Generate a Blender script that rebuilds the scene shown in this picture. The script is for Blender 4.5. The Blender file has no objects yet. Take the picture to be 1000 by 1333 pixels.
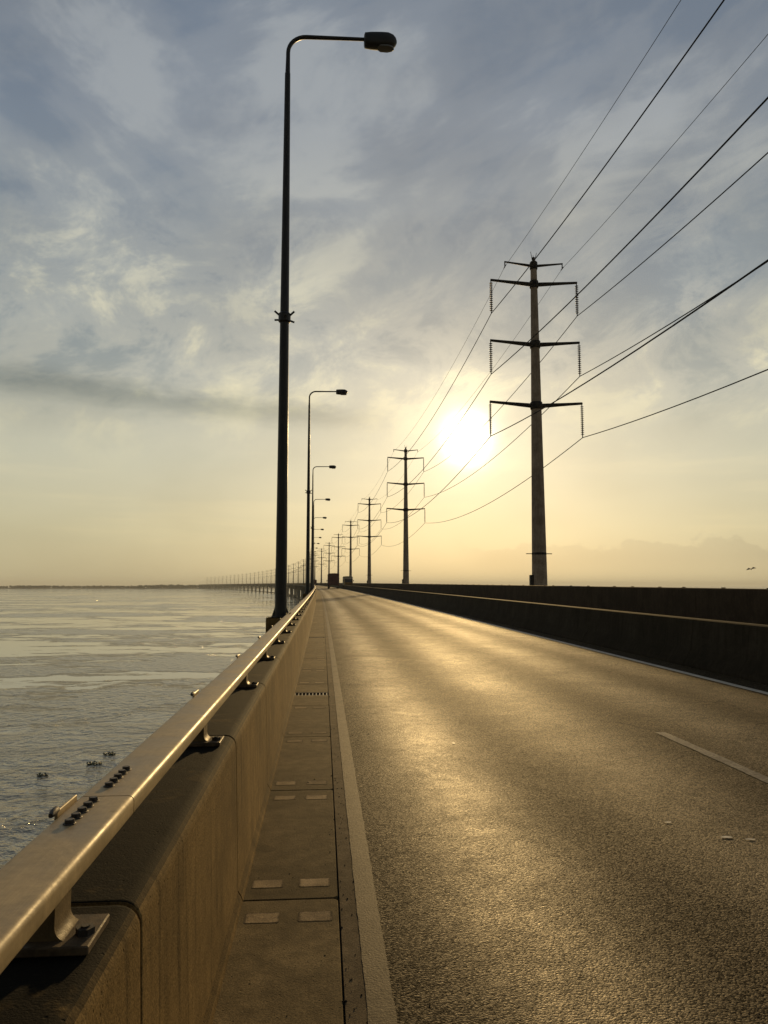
import bpy, bmesh, math, random
from mathutils import Vector, Matrix
random.seed(7)
R = math.radians
scn = bpy.context.scene
COL = scn.collection

# ------------------------------------------------------------------ camera
EYE = 1.65
WATER = -11.35
PITCH, YAW = R(5.484), R(4.496)
cam_d = bpy.data.cameras.new('camera'); cam = bpy.data.objects.new('camera', cam_d); COL.objects.link(cam)
cam_d.sensor_fit = 'VERTICAL'; cam_d.sensor_height = 36.0; cam_d.lens = 36.0 * 1000.0 / 1333.0
cam_d.clip_start = 0.05; cam_d.clip_end = 60000
cam.location = (0, 0, EYE)
cam.rotation_euler = (R(90) + PITCH, R(0.0), -YAW)
scn.camera = cam

# ------------------------------------------------------------------ sun, sky
SUN_EL, SUN_AZ = R(10.8), R(10.75)              # azimuth measured from +Y towards +X
SUN = Vector((math.cos(SUN_EL)*math.sin(SUN_AZ), math.cos(SUN_EL)*math.cos(SUN_AZ), math.sin(SUN_EL)))
sd = bpy.data.lights.new('sun', 'SUN'); sun = bpy.data.objects.new('sun', sd); COL.objects.link(sun)
sd.energy = 2.6; sd.angle = R(1.5); sd.color = (1.0, 0.67, 0.28)
sun.rotation_euler = (-SUN).to_track_quat('-Z', 'Y').to_euler()
sun.location = (0, 0, 60)

scn.view_settings.view_transform = 'Standard'; scn.view_settings.look = 'None'
scn.view_settings.exposure = 0.28; scn.view_settings.gamma = 1.0
scn.view_settings.use_curve_mapping = False
scn.cycles.use_denoising = True
scn.cycles.max_bounces = 6; scn.cycles.volume_bounces = 1
scn.cycles.sample_clamp_indirect = 4.0

class NT:
    """small helper round a node tree"""
    def __init__(s, tree): s.t = tree; s.n = tree.nodes; s.l = tree.links
    def new(s, typ, **kw):
        n = s.n.new(typ)
        for k, v in kw.items(): setattr(n, k, v)
        return n
    def put(s, sock, v):
        if hasattr(v, 'links') or isinstance(v, bpy.types.NodeSocket): s.l.new(v, sock)
        else: sock.default_value = v
    def math(s, op, a, b=0.0, c=0.0, clamp=False):
        n = s.new('ShaderNodeMath', operation=op, use_clamp=clamp)
        s.put(n.inputs[0], a); s.put(n.inputs[1], b); s.put(n.inputs[2], c)
        return n.outputs[0]
    def vec(s, op, a, b=(0, 0, 0)):
        n = s.new('ShaderNodeVectorMath', operation=op)
        s.put(n.inputs[0], a); s.put(n.inputs[1], b)
        return n.outputs['Value'] if op in ('DOT_PRODUCT', 'LENGTH') else n.outputs[0]
    def xyz(s, v): n = s.new('ShaderNodeSeparateXYZ'); s.put(n.inputs[0], v); return n.outputs
    def comb(s, x, y, z):
        n = s.new('ShaderNodeCombineXYZ')
        for i, q in enumerate((x, y, z)): s.put(n.inputs[i], q)
        return n.outputs[0]
    def noise(s, v, scale, detail=4, rough=.55, dist=0.0):
        n = s.new('ShaderNodeTexNoise')
        s.put(n.inputs['Vector'], v); n.inputs['Scale'].default_value = scale
        n.inputs['Detail'].default_value = detail; n.inputs['Roughness'].default_value = rough
        n.inputs['Distortion'].default_value = dist
        return n.outputs['Fac']
    def ss(s, v, a, b, lo=0.0, hi=1.0):
        n = s.new('ShaderNodeMapRange', interpolation_type='SMOOTHSTEP')
        s.put(n.inputs['Value'], v); n.inputs['From Min'].default_value = a; n.inputs['From Max'].default_value = b
        n.inputs['To Min'].default_value = lo; n.inputs['To Max'].default_value = hi
        return n.outputs[0]
    def mix(s, f, a, b, mode='MIX'):
        n = s.new('ShaderNodeMix', data_type='RGBA', blend_type=mode)
        s.put(n.inputs[0], f)
        for i, q in ((6, a), (7, b)):
            if isinstance(q, tuple) and len(q) == 3: q = q + (1,)
            s.put(n.inputs[i], q)
        return n.outputs[2]
    def ramp(s, f, stops):
        n = s.new('ShaderNodeValToRGB'); s.put(n.inputs[0], f); e = n.color_ramp.elements
        while len(e) < len(stops): e.new(0.5)
        for el, (p, c) in zip(e, stops): el.position = p; el.color = tuple(c) + (1,)
        return n.outputs[0]
    def gauss(s, v, c, w):
        d = s.math('DIVIDE', s.math('SUBTRACT', v, c), w)
        return s.math('POWER', 2.71828, s.math('MULTIPLY', s.math('MULTIPLY', d, d), -1.0))

def build_world():
    w = bpy.data.worlds.new('World'); scn.world = w; w.use_nodes = True
    T = NT(w.node_tree); T.n.clear()
    out = T.new('ShaderNodeOutputWorld'); bg = T.new('ShaderNodeBackground')
    T.l.new(bg.outputs[0], out.inputs[0])
    STR = 0.1
    bg.inputs[1].default_value = STR
    sky = T.new('ShaderNodeTexSky', sky_type='NISHITA'); sky.sun_disc = False
    sky.sun_elevation = SUN_EL; sky.sun_rotation = SUN_AZ; sky.dust_density = 2.5; sky.air_density = 1.0
    tc = T.new('ShaderNodeTexCoord')
    d = T.vec('NORMALIZE', tc.outputs['Generated'])
    x, y, z = T.xyz(d)
    el = T.math('ARCSINE', z); az = T.math('ARCTAN2', x, y)
    zc = T.math('MAXIMUM', z, 0.0)
    c = T.vec('DOT_PRODUCT', d, tuple(SUN)); m = T.math('SUBTRACT', 1.0, c)
    # thin high veil: cream low down, blue-grey higher
    veil = T.ramp(zc, [(0.0, (.420, .368, .220)), (.07, (.435, .402, .258)), (.16, (.405, .398, .302)), (.26, (.355, .360, .312)),
                       (.36, (.258, .280, .278)), (.52, (.178, .206, .240)), (1.0, (.13, .160, .21))])
    away = T.ss(c, -0.9, 0.98, 0.27, 1.0)
    veil = T.mix(1.0, veil, T.comb(away, away, away), 'MULTIPLY')
    def rot(deg, su, sv, k):
        ca, sa = math.cos(R(deg)), math.sin(R(deg))
        a = T.math('ADD', T.math('MULTIPLY', az, ca), T.math('MULTIPLY', el, sa))
        b = T.math('ADD', T.math('MULTIPLY', az, -sa), T.math('MULTIPLY', el, ca))
        return T.comb(T.math('MULTIPLY', a, su), T.math('MULTIPLY', b, sv), k)
    # broad masses, slanting streaks high up, ragged fleece lower down
    n3 = T.noise(rot(8, 3.2, 6.0, 5.5), 1.0, 3, .5, .3)
    nA = T.noise(rot(17, 3.0, 8.0, 1.7), 1.0, 8, .56, .5)
    nA2 = T.noise(rot(-16, 4.2, 8.5, 6.2), 1.0, 8, .57, .4)
    nB = T.noise(rot(12, 8.5, 13.0, 3.3), 1.0, 12, .66, .35)
    n2 = nB
    wa = T.ss(el, R(19), R(28)); wl = T.ss(az, R(-4), R(-15))
    stre = T.math('ADD', T.math('MULTIPLY', nA, T.math('SUBTRACT', 1.0, wl)), T.math('MULTIPLY', nA2, wl))
    lay = T.math('ADD', T.math('MULTIPLY', stre, T.math('ADD', .18, T.math('MULTIPLY', wa, .42))), T.math('MULTIPLY', nB, T.math('SUBTRACT', .52, T.math('MULTIPLY', wa, .36))))
    lay = T.math('ADD', lay, T.math('MULTIPLY', n3, T.math('SUBTRACT', .30, T.math('MULTIPLY', wa, .06))))
    hi = T.ss(lay, 0.500, 0.590)                      # bright wisps
    lo = T.ss(lay, 0.500, 0.415)                      # bluer gaps
    big = T.ss(n3, .35, .65, .93, 1.07)
    amp = T.math('MULTIPLY', T.ss(el, R(6), R(17)), T.ss(el, R(60), R(42), .45, 1.0))
    wispcol = T.mix(T.ss(el, R(14), R(34)), (1.30, 1.24, 1.09), (1.45, 1.36, 1.24))
    gapcol = T.mix(T.ss(el, R(8), R(24)), (.82, .86, .88), (.78, .84, .91))
    veil = T.mix(T.math('MULTIPLY', hi, amp), veil, T.mix(1.0, veil, wispcol, 'MULTIPLY'))
    veil = T.mix(T.math('MULTIPLY', lo, amp), veil, T.mix(1.0, veil, gapcol, 'MULTIPLY'))
    veil = T.mix(1.0, veil, T.comb(big, big, big), 'MULTIPLY')
    zone = T.math('MULTIPLY', T.ss(el, R(10), R(17)), T.ss(el, R(30), R(23)))
    fl = T.math('MULTIPLY', zone, T.ss(n3, .40, .58, .25, 1.0))
    veil = T.mix(T.math('MULTIPLY', fl, T.ss(nB, .50, .64)), veil, T.mix(1.0, veil, (1.30, 1.24, 1.12), 'MULTIPLY'))
    veil = T.mix(T.math('MULTIPLY', zone, T.ss(nB, .49, .36)), veil, T.mix(1.0, veil, (.80, .84, .90), 'MULTIPLY'))
    # long dark stratus streak low in the west half
    nw = T.noise(T.comb(T.math('MULTIPLY', az, 4.0), T.math('MULTIPLY', el, 14.0), 1.0), 2.0, 7, .62, .3)
    line = T.math('ADD', T.math('MULTIPLY', az, -0.055), R(12.65))
    line = T.math('ADD', line, T.math('MULTIPLY', T.math('SUBTRACT', nw, .5), R(2.2)))
    st = T.math('MULTIPLY', T.gauss(el, line, R(0.95)), T.ss(nw, .2, .6, .65, 1.1))
    st = T.math('MULTIPLY', st, T.ss(az, R(6.5), R(-1)))
    veil = T.mix(T.math('MULTIPLY', st, .95), veil, T.mix(1.0, veil, (.56, .605, .635), 'MULTIPLY'))
    # faint heaped clouds on the horizon
    nc = T.noise(T.comb(T.math('MULTIPLY', az, 14.0), T.math('MULTIPLY', el, 20.0), 4.0), 1.3, 5, .6, 0.0)
    top = T.math('ADD', R(0.6), T.math('MULTIPLY', nc, R(4.6)))
    cu = T.ss(T.math('SUBTRACT', top, el), R(-.12), R(.25))
    cu = T.math('MULTIPLY', cu, T.math('MULTIPLY', T.ss(az, R(9), R(13)), T.ss(el, R(.6), R(2.2))))
    veil = T.mix(T.math('MULTIPLY', cu, 1.0), veil, T.mix(1.0, veil, (.84, .85, .88), 'MULTIPLY'))
    # long pale bars low down
    nb = T.noise(T.comb(T.math('MULTIPLY', az, 2.2), T.math('MULTIPLY', el, 26.0), 8.0), 1.4, 5, .55, .3)
    bar = T.math('MULTIPLY', T.ss(nb, .5, .72), T.math('MULTIPLY', T.ss(el, R(15), R(9)), T.ss(el, R(1.5), R(5))))
    veil = T.mix(bar, veil, T.mix(1.0, veil, (1.10, 1.07, 1.03), 'MULTIPLY'))
    veil = T.mix(1.0, veil, (1/STR,)*3, 'MULTIPLY')
    total = T.mix(0.94, sky.outputs[0], veil)
    # the sun behind the veil: disc and aureole
    def g(a): return T.math('POWER', 2.71828, T.math('MULTIPLY', m, -1.0/a))
    patch = T.ss(n2, .3, .7, .72, 1.2)
    wob = T.math('MULTIPLY', patch, 1.0)
    def scaled(f, col):
        return T.mix(1.0, T.comb(f, f, f), col, 'MULTIPLY')
    core = scaled(T.math('MULTIPLY', T.math('MULTIPLY', g(.00030), wob), 3.0/STR), (1.0, .95, .74))
    mid = scaled(T.math('MULTIPLY', T.math('MULTIPLY', g(.0026), wob), .22/STR), (1.0, .90, .60))
    wide = scaled(T.math('MULTIPLY', g(.03), .03/STR), (1.0, .86, .55))
    for q in (core, mid, wide): total = T.mix(1.0, total, q, 'ADD')
    T.l.new(total, bg.inputs[0])
build_world()

# ------------------------------------------------------------------ bridge alignment
RC, RV, GR = 10500.0, 600000.0, 0.0045
def P(s, o=0.0, z=0.0):
    a = s / RC
    return Vector((-s*s/(2*RC) + o*math.cos(a), s + o*math.sin(a), GR*s - s*s/(2*RV) + z)) if s > 0 else Vector((o, s, GR*s + z))
def ang(s): return max(s, 0.0) / RC
def stations(a, b):
    r, s = [], a
    while s < b - 1e-6:
        r.append(s)
        s += 3 if s < 60 else (12 if s < 400 else 45)
    r.append(b); return r

# ------------------------------------------------------------------ object helpers
class MB:
    def __init__(s): s.v = []; s.f = []; s.uv = None
    def add(s, vs, fs):
        k = len(s.v); s.v += [tuple(q) for q in vs]; s.f += [tuple(i + k for i in f) for f in fs]; return s
    def box(s, x0, x1, y0, y1, z0, z1, M=None):
        vs = [Vector((x, y, z)) for x in (x0, x1) for y in (y0, y1) for z in (z0, z1)]
        if M: vs = [M @ q for q in vs]
        return s.add(vs, [(0, 1, 3, 2), (4, 6, 7, 5), (0, 4, 5, 1), (2, 3, 7, 6), (0, 2, 6, 4), (1, 5, 7, 3)])
    def tube(s, pts, rad, n=10, caps=True):
        pts = [Vector(q) for q in pts]
        if not isinstance(rad, (list, tuple)): rad = [rad]*len(pts)
        k = len(s.v); ref = None
        for i, q in enumerate(pts):
            t = (pts[min(i+1, len(pts)-1)] - pts[max(i-1, 0)]).normalized()
            if ref is None: ref = Vector((1, 0, 0)) if abs(t.x) < .8 else Vector((0, 1, 0))
            u = (ref - t*ref.dot(t)).normalized(); w = t.cross(u); ref = u
            for j in range(n):
                a = 2*math.pi*j/n; s.v.append(tuple(q + (u*math.cos(a) + w*math.sin(a))*rad[i]))
        for i in range(len(pts)-1):
            for j in range(n):
                a, b = k+i*n+j, k+i*n+(j+1) % n
                s.f.append((a, b, b+n, a+n))
        if caps:
            s.f.append(tuple(range(k+n-1, k-1, -1))); e = k+(len(pts)-1)*n; s.f.append(tuple(range(e, e+n)))
        return s
    def prism(s, prof, a, b, plane='xz'):
        """closed profile extruded from a to b along the third axis"""
        n = len(prof)
        def m(p, t): return {'xz': (p[0], t, p[1]), 'xy': (p[0], p[1], t), 'yz': (t, p[0], p[1])}[plane]
        return s.add([m(p, a) for p in prof] + [m(p, b) for p in prof],
                     [tuple(range(n)), tuple(range(2*n-1, n-1, -1))] + [(i, i+n, (i+1) % n+n, (i+1) % n) for i in range(n)])
    def mesh(s, name, smooth=False, bevel=0, seg=2):
        me = bpy.data.meshes.new(name); me.from_pydata(s.v, [], s.f); 
        bm = bmesh.new(); bm.from_mesh(me)
        bmesh.ops.recalc_face_normals(bm, faces=bm.faces)
        if bevel:
            es = [e for e in bm.edges if len(e.link_faces) == 2 and e.calc_face_angle(0) > R(30)]
            bmesh.ops.bevel(bm, geom=es, offset=bevel, segments=seg, affect='EDGES', profile=.5, clamp_overlap=True)
        if smooth:
            for f in bm.faces: f.smooth = True
            for e in bm.edges:
                if len(e.link_faces) == 2 and e.calc_face_angle(0) > R(38): e.smooth = False
        bm.to_mesh(me); bm.free(); return me

def obj(name, me, mat=None, parent=None, loc=None, rz=0.0, grade=False):
    o = bpy.data.objects.new(name, me); COL.objects.link(o)
    if mat and not me.materials: me.materials.append(mat)
    if parent: o.parent = parent
    if loc is not None: o.location = loc
    if rz: o.rotation_euler = (0, 0, rz)
    if grade: o.rotation_euler = (math.atan(GR), 0, rz)
    return o
def empty(name, loc=(0, 0, 0), rz=0.0):
    o = bpy.data.objects.new(name, None); COL.objects.link(o); o.location = loc; o.rotation_euler = (0, 0, rz)
    o.empty_display_size = .2; return o
def tag(o, label, cat, group=None):
    o['label'] = label; o['category'] = cat
    if group: o['group'] = group
    return o
def struct(o, label=None):
    o['kind'] = 'structure'
    return o
def copy_tree(o, parent=None, keep=None):
    c = o.copy(); COL.objects.link(c); c.parent = parent
    for ch in o.children:
        if keep is None or keep(ch): copy_tree(ch, c, None)
    return c
def sweep(name, prof, ss, mat, parent=None, closed=False, smooth=False):
    """profile [(offset, z)] carried along the bridge; uv = (offset, station)"""
    n = len(prof); v = []; f = []; uv = []
    for s in ss:
        for (o, z) in prof: v.append(tuple(P(s, o, z)))
    m = n if closed else n-1
    for i in range(len(ss)-1):
        for j in range(m):
            a, b = i*n+j, i*n+(j+1) % n
            f.append((a, b, b+n, a+n))
            uv += [(prof[j][0], ss[i]), (prof[(j+1) % n][0], ss[i]), (prof[(j+1) % n][0], ss[i+1]), (prof[j][0], ss[i+1])]
    me = bpy.data.meshes.new(name); me.from_pydata(v, [], f)
    L = me.uv_layers.new(name='UVMap')
    for k, q in enumerate(uv): L.data[k].uv = q
    if smooth:
        for p in me.polygons: p.use_smooth = True
    me.update()
    return obj(name, me, mat, parent)

# ------------------------------------------------------------------ materials
def mat(name):
    m = bpy.data.materials.new(name); m.use_nodes = True
    T = NT(m.node_tree); b = T.n['Principled BSDF']
    return m, T, b
def pos(T): return T.new('ShaderNodeNewGeometry').outputs['Position']
def bump(T, b, h, strength, dist, base=None):
    n = T.new('ShaderNodeBump'); n.inputs['Strength'].default_value = strength; n.inputs['Distance'].default_value = dist
    T.put(n.inputs['Height'], h)
    if base is not None: T.l.new(base, n.inputs['Normal'])
    T.l.new(n.outputs[0], b.inputs['Normal']); return n.outputs[0]

def plain(name, col, rough=.6, metal=0.0, var=.25, scale=6.0, spec=.5):
    m, T, b = mat(name); p = pos(T)
    f = T.noise(p, scale, 6, .6)
    k = T.ss(f, .3, .7, 1-var, 1+var)
    T.put(b.inputs['Base Color'], T.mix(1.0, col, T.comb(k, k, k), 'MULTIPLY'))
    T.put(b.inputs['Roughness'], T.ss(f, .3, .7, max(rough-.08, .05), min(rough+.08, 1)))
    b.inputs['Metallic'].default_value = metal; b.inputs['Specular IOR Level'].default_value = spec
    bump(T, b, T.noise(p, scale*12, 4, .6), .25, .004)
    return m

def concrete(name, col, moss_dim=0.0, dark=(.055, .048, .036), rough=.85, vary=.0, streak=.0):
    m, T, b = mat(name); p = pos(T); x, y, z = T.xyz(p)
    f1 = T.noise(p, 1.3, 5, .6, .3); f2 = T.noise(p, 9.0, 6, .65); f3 = T.noise(p, 140.0, 3, .6)
    stre = T.noise(T.comb(T.math('MULTIPLY', x, 9.0), T.math('MULTIPLY', y, 9.0), T.math('MULTIPLY', z, .9)), 1.0, 5, .6)
    k = T.math('MULTIPLY', T.ss(f1, .3, .7, .78, 1.18), T.math('MULTIPLY', T.ss(f2, .25, .75, .82, 1.15), T.ss(stre, .3, .7, .85, 1.1)))
    k = T.math('MULTIPLY', k, T.ss(f3, .25, .75, .60, 1.40))
    pv = T.new('ShaderNodeTexVoronoi'); T.put(pv.inputs['Vector'], p); pv.inputs['Scale'].default_value = 38.0
    pore = T.math('MULTIPLY', T.ss(pv.outputs['Distance'], .20, .08), T.ss(T.xyz(pv.outputs['Color'])[0], .72, .76))
    k = T.math('MULTIPLY', k, T.math('SUBTRACT', 1.0, T.math('MULTIPLY', pore, .65)))
    c = T.mix(1.0, col, T.comb(k, k, k), 'MULTIPLY')
    if moss_dim:                                            # upward faces: black lichen on the parapet, plain darkening on the median
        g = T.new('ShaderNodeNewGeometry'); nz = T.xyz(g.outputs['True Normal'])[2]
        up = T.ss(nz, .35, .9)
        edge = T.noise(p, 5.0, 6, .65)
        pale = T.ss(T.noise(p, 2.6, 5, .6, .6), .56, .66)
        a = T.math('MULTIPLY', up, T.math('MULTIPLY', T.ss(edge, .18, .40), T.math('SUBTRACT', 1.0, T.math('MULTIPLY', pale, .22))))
        c = T.mix(T.math('MULTIPLY', a, moss_dim), c, dark)
    oi = T.new('ShaderNodeObjectInfo').outputs['Random']; kv = T.math('ADD', 1-vary, T.math('MULTIPLY', oi, 2*vary))
    c = T.mix(1.0, c, T.comb(kv, kv, kv), 'MULTIPLY')
    if streak:                                          # rain runs and formwork lines on upright faces
        s1 = T.noise(T.comb(T.math('MULTIPLY', y, 14.0), T.math('MULTIPLY', z, .7), 0.0), 1.0, 6, .65, .2)
        hl = T.noise(T.comb(T.math('MULTIPLY', y, .8), T.math('MULTIPLY', z, 60.0), 3.0), 1.0, 3, .6)
        kk = T.math('MULTIPLY', T.ss(s1, .52, .70, 1.0, 1-streak), T.ss(hl, .35, .7, .93, 1.06))
        c = T.mix(1.0, c, T.comb(kk, kk, kk), 'MULTIPLY')
    T.put(b.inputs['Base Color'], c)
    b.inputs['Roughness'].default_value = rough; b.inputs['Specular IOR Level'].default_value = .04
    h = T.math('SUBTRACT', T.math('ADD', T.math('MULTIPLY', f3, .6), f2), T.math('MULTIPLY', pore, .8))
    bump(T, b, h, .6, .005)
    return m

def asphalt(name, tracks):
    m, T, b = mat(name); p = pos(T)
    uvn = T.new('ShaderNodeUVMap'); u, v, _ = T.xyz(uvn.outputs[0])
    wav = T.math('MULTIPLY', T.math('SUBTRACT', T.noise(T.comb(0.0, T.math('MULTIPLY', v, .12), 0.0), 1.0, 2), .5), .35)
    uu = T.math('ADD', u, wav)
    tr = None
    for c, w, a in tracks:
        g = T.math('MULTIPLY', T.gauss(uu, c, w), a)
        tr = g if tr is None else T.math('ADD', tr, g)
    g1 = T.noise(p, 78.0, 4, .7); g2 = T.noise(p, 190.0, 2, .6); blot = T.noise(p, .7, 6, .62, .4); mid = T.noise(p, 6.0, 5, .65)
    vo = T.new('ShaderNodeTexVoronoi'); T.put(vo.inputs['Vector'], p); vo.inputs['Scale'].default_value = 105.0
    st = vo.outputs['Distance']; vc = T.xyz(vo.outputs['Color'])[0]
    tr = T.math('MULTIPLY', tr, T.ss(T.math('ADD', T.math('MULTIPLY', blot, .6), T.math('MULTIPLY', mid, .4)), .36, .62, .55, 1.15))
    v2 = T.new('ShaderNodeTexVoronoi'); T.put(v2.inputs['Vector'], p); v2.inputs['Scale'].default_value = 52.0
    bigst = T.math('MULTIPLY', T.ss(v2.outputs['Distance'], .42, .30), T.ss(T.xyz(v2.outputs['Color'])[1], .70, .74))
    k = T.math('MULTIPLY', T.ss(vc, 0, 1, .1, 2.4), T.ss(g1, .3, .7, .5, 1.5))
    k = T.math('MULTIPLY', k, T.math('ADD', 1.0, T.math('MULTIPLY', bigst, .9)))
    k = T.math('MULTIPLY', k, T.math('MULTIPLY', T.ss(blot, .3, .7, .8, 1.2), T.ss(mid, .3, .7, .85, 1.15)))
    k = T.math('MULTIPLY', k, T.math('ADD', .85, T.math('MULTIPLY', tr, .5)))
    # oil drips down the middle of the lane, a sealed crack here and there
    oil = T.math('MULTIPLY', T.gauss(uu, 1.85, .22), T.ss(T.noise(p, 1.9, 4, .6), .52, .66, 0.0, .45))
    k = T.math('MULTIPLY', k, T.math('SUBTRACT', 1.0, oil))
    cv = T.new('ShaderNodeTexVoronoi', feature='DISTANCE_TO_EDGE'); cv.inputs['Scale'].default_value = .33
    wob = T.new('ShaderNodeTexNoise'); T.put(wob.inputs['Vector'], p); wob.inputs['Scale'].default_value = 2.2; wob.inputs['Detail'].default_value = 6
    T.put(cv.inputs['Vector'], T.vec('ADD', p, T.vec('MULTIPLY', wob.outputs['Color'], (.7, .7, 0))))
    crack = T.math('MULTIPLY', T.ss(cv.outputs['Distance'], .0042, .0018), T.ss(blot, .50, .56))
    k = T.math('MULTIPLY', k, T.math('SUBTRACT', 1.0, T.math('MULTIPLY', crack, .8)))
    T.put(b.inputs['Base Color'], T.mix(1.0, (.055, .041, .023), T.comb(k, k, k), 'MULTIPLY'))
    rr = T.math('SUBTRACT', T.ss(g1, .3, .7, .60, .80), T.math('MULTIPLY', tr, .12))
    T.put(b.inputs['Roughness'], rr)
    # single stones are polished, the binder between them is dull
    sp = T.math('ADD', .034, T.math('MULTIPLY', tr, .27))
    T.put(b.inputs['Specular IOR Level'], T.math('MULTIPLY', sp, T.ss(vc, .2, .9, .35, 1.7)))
    b.inputs['Specular Tint'].default_value = (1.0, .78, .42, 1)  # golden sun glare put into the sheen colour
    h = T.math('ADD', T.math('MULTIPLY', st, -.7), T.math('MULTIPLY', g1, 1.0))
    h = T.math('ADD', T.math('ADD', h, T.math('MULTIPLY', g2, .55)), T.math('MULTIPLY', bigst, .6))
    bump(T, b, h, 1.0, .009)
    return m

def worn_paint(name, col, under, lo, hi, spec=.35):
    m, T, b = mat(name); p = pos(T)
    f = T.math('ADD', T.math('MULTIPLY', T.noise(p, 42.0, 5, .7), .62), T.math('MULTIPLY', T.noise(p, 3.0, 5, .6), .38))
    k = T.ss(T.noise(p, 8.0, 5, .6), .3, .7, .72, 1.05)
    c = T.mix(1.0, col, T.comb(k, k, k), 'MULTIPLY')
    vo = T.new('ShaderNodeTexVoronoi'); T.put(vo.inputs['Vector'], T.vec('MULTIPLY', p, (1.0, 3.0, 1.0))); vo.inputs['Scale'].default_value = 24.0
    nick = T.math('MULTIPLY', T.ss(vo.outputs['Distance'], .22, .12), T.ss(T.xyz(vo.outputs['Color'])[1], .55, .6))
    fac = T.math('MAXIMUM', T.ss(f, lo, hi), T.math('MULTIPLY', nick, .9))
    T.put(b.inputs['Base Color'], T.mix(fac, c, under))
    b.inputs['Roughness'].default_value = .6; b.inputs['Specular IOR Level'].default_value = spec
    bump(T, b, T.noise(p, 90.0, 3, .6), .5, .004)
    return m

def water_mat():
    m, T, b = mat('river_water'); p = pos(T); x, y, z = T.xyz(p)
    b.inputs['Base Color'].default_value = (.215, .190, .125, 1); b.inputs['Roughness'].default_value = .05
    b.inputs['IOR'].default_value = 1.5; b.inputs['Specular IOR Level'].default_value = .5
    q = T.comb(T.math('MULTIPLY', x, .95), T.math('MULTIPLY', y, .62), 0.0)
    # wind-ruffled patches against slicks
    def ns(sx, sy, k, det, ro=.6, di=.5): return T.noise(T.comb(T.math('MULTIPLY', x, sx), T.math('MULTIPLY', y, sy), k), 1.0, det, ro, di)
    L = ns(.010, .024, 2.0, 3); L2 = ns(.03, .075, 7.0, 8, .66); L3 = ns(.10, .16, 3.0, 6, .66)
    near = T.ss(T.math('ADD', y, T.math('MULTIPLY', T.math('SUBTRACT', L2, .5), 60.0)), 92.0, 76.0)
    ruff = T.math('ADD', T.math('ADD', T.math('MULTIPLY', L, .45), T.math('MULTIPLY', L2, .33)), T.math('MULTIPLY', L3, .22))
    ruff = T.math('MAXIMUM', T.ss(ruff, .492, .520), T.math('MULTIPLY', near, T.ss(L3, .35, .6, .38, .80)))
    amp = T.math('ADD', .05, T.math('MULTIPLY', ruff, .95))
    T.put(b.inputs['Roughness'], T.math('ADD', .04, T.math('MULTIPLY', ruff, .12)))
    w1 = T.noise(q, 1.15, 3, .5, .4); w2 = T.noise(q, 3.2, 3, .6, .3); w3 = T.noise(q, .28, 3, .5, .3)
    h = T.math('ADD', w1, T.math('MULTIPLY', w2, .16))
    h = T.math('MULTIPLY', h, amp)
    h = T.math('ADD', h, T.math('MULTIPLY', T.math('MULTIPLY', w3, .45), amp))
    bump(T, b, h, 1.0, .42)
    return m

M = {}
M['wall'] = concrete('parapet_concrete', (.180, .115, .042), moss_dim=1.0, dark=(.011, .0095, .0065), vary=.10, streak=.45)
M['slab'] = concrete('slab_concrete', (.150, .108, .050), vary=.16)
M['patch'] = concrete('mortar_patch', (.37, .27, .145), vary=.3)
def slot_mat():
    m, T, b = mat('mortar_slot'); p = pos(T)
    tc = T.new('ShaderNodeTexCoord'); x, y, z = T.xyz(tc.outputs['Object'])
    n = T.noise(p, 26.0, 5, .7); f = T.noise(p, 130.0, 3, .6); w = T.noise(p, 7.0, 4, .6)
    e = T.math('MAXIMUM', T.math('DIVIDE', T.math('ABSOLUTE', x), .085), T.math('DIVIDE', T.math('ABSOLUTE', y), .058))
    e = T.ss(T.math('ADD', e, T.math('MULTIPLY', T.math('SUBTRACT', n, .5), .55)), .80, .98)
    oi = T.new('ShaderNodeObjectInfo').outputs['Random']
    k = T.math('MULTIPLY', T.ss(f, .25, .75, .6, 1.35), T.math('MULTIPLY', T.ss(w, .3, .7, .7, 1.15), T.math('ADD', .62, T.math('MULTIPLY', oi, .6))))
    c = T.mix(1.0, (.37, .27, .145), T.comb(k, k, k), 'MULTIPLY')
    T.put(b.inputs['Base Color'], T.mix(T.math('MULTIPLY', e, .85), c, (.06, .045, .026)))  # dark rim painted in to suggest the shade of a recess
    b.inputs['Roughness'].default_value = .9; b.inputs['Specular IOR Level'].default_value = .04
    bump(T, b, T.math('ADD', n, T.math('MULTIPLY', f, .5)), .6, .005)
    return m
M['patch'] = slot_mat()
M['bed'] = concrete('dirt_bed', (.035, .03, .022))
M['gutter'] = concrete('gutter_asphalt', (.13, .095, .052))
M['median'] = concrete('median_concrete', (.042, .033, .021), moss_dim=.6, dark=(.02, .016, .01), streak=.3)  # top faces darkened in the colour to dim the sunlit ledge
M['far'] = concrete('far_parapet_concrete', (.055, .038, .024), moss_dim=.0)
M['deck'] = concrete('deck_concrete', (.24, .22, .18))
M['pole'] = concrete('mast_concrete', (.34, .27, .20))
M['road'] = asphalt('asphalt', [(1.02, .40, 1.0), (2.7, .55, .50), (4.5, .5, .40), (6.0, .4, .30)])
M['road2'] = asphalt('asphalt_far', [(9.0, .4, .6), (10.7, .4, .6), (12.4, .4, .5), (14.0, .4, .4)])
M['edge'] = worn_paint('edge_line_paint', (.135, .102, .058), (.055, .041, .025), .49, .60, .03)
M['dash'] = worn_paint('dash_paint', (.21, .175, .115), (.06, .048, .03), .42, .58, .15)
M['ghost'] = worn_paint('ghost_dash_paint', (.12, .10, .075), (.062, .053, .04), .36, .50, .2)
M['marker'] = worn_paint('worn_marker_paint', (.11, .10, .085), (.042, .033, .021), .40, .56, .05)
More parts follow.
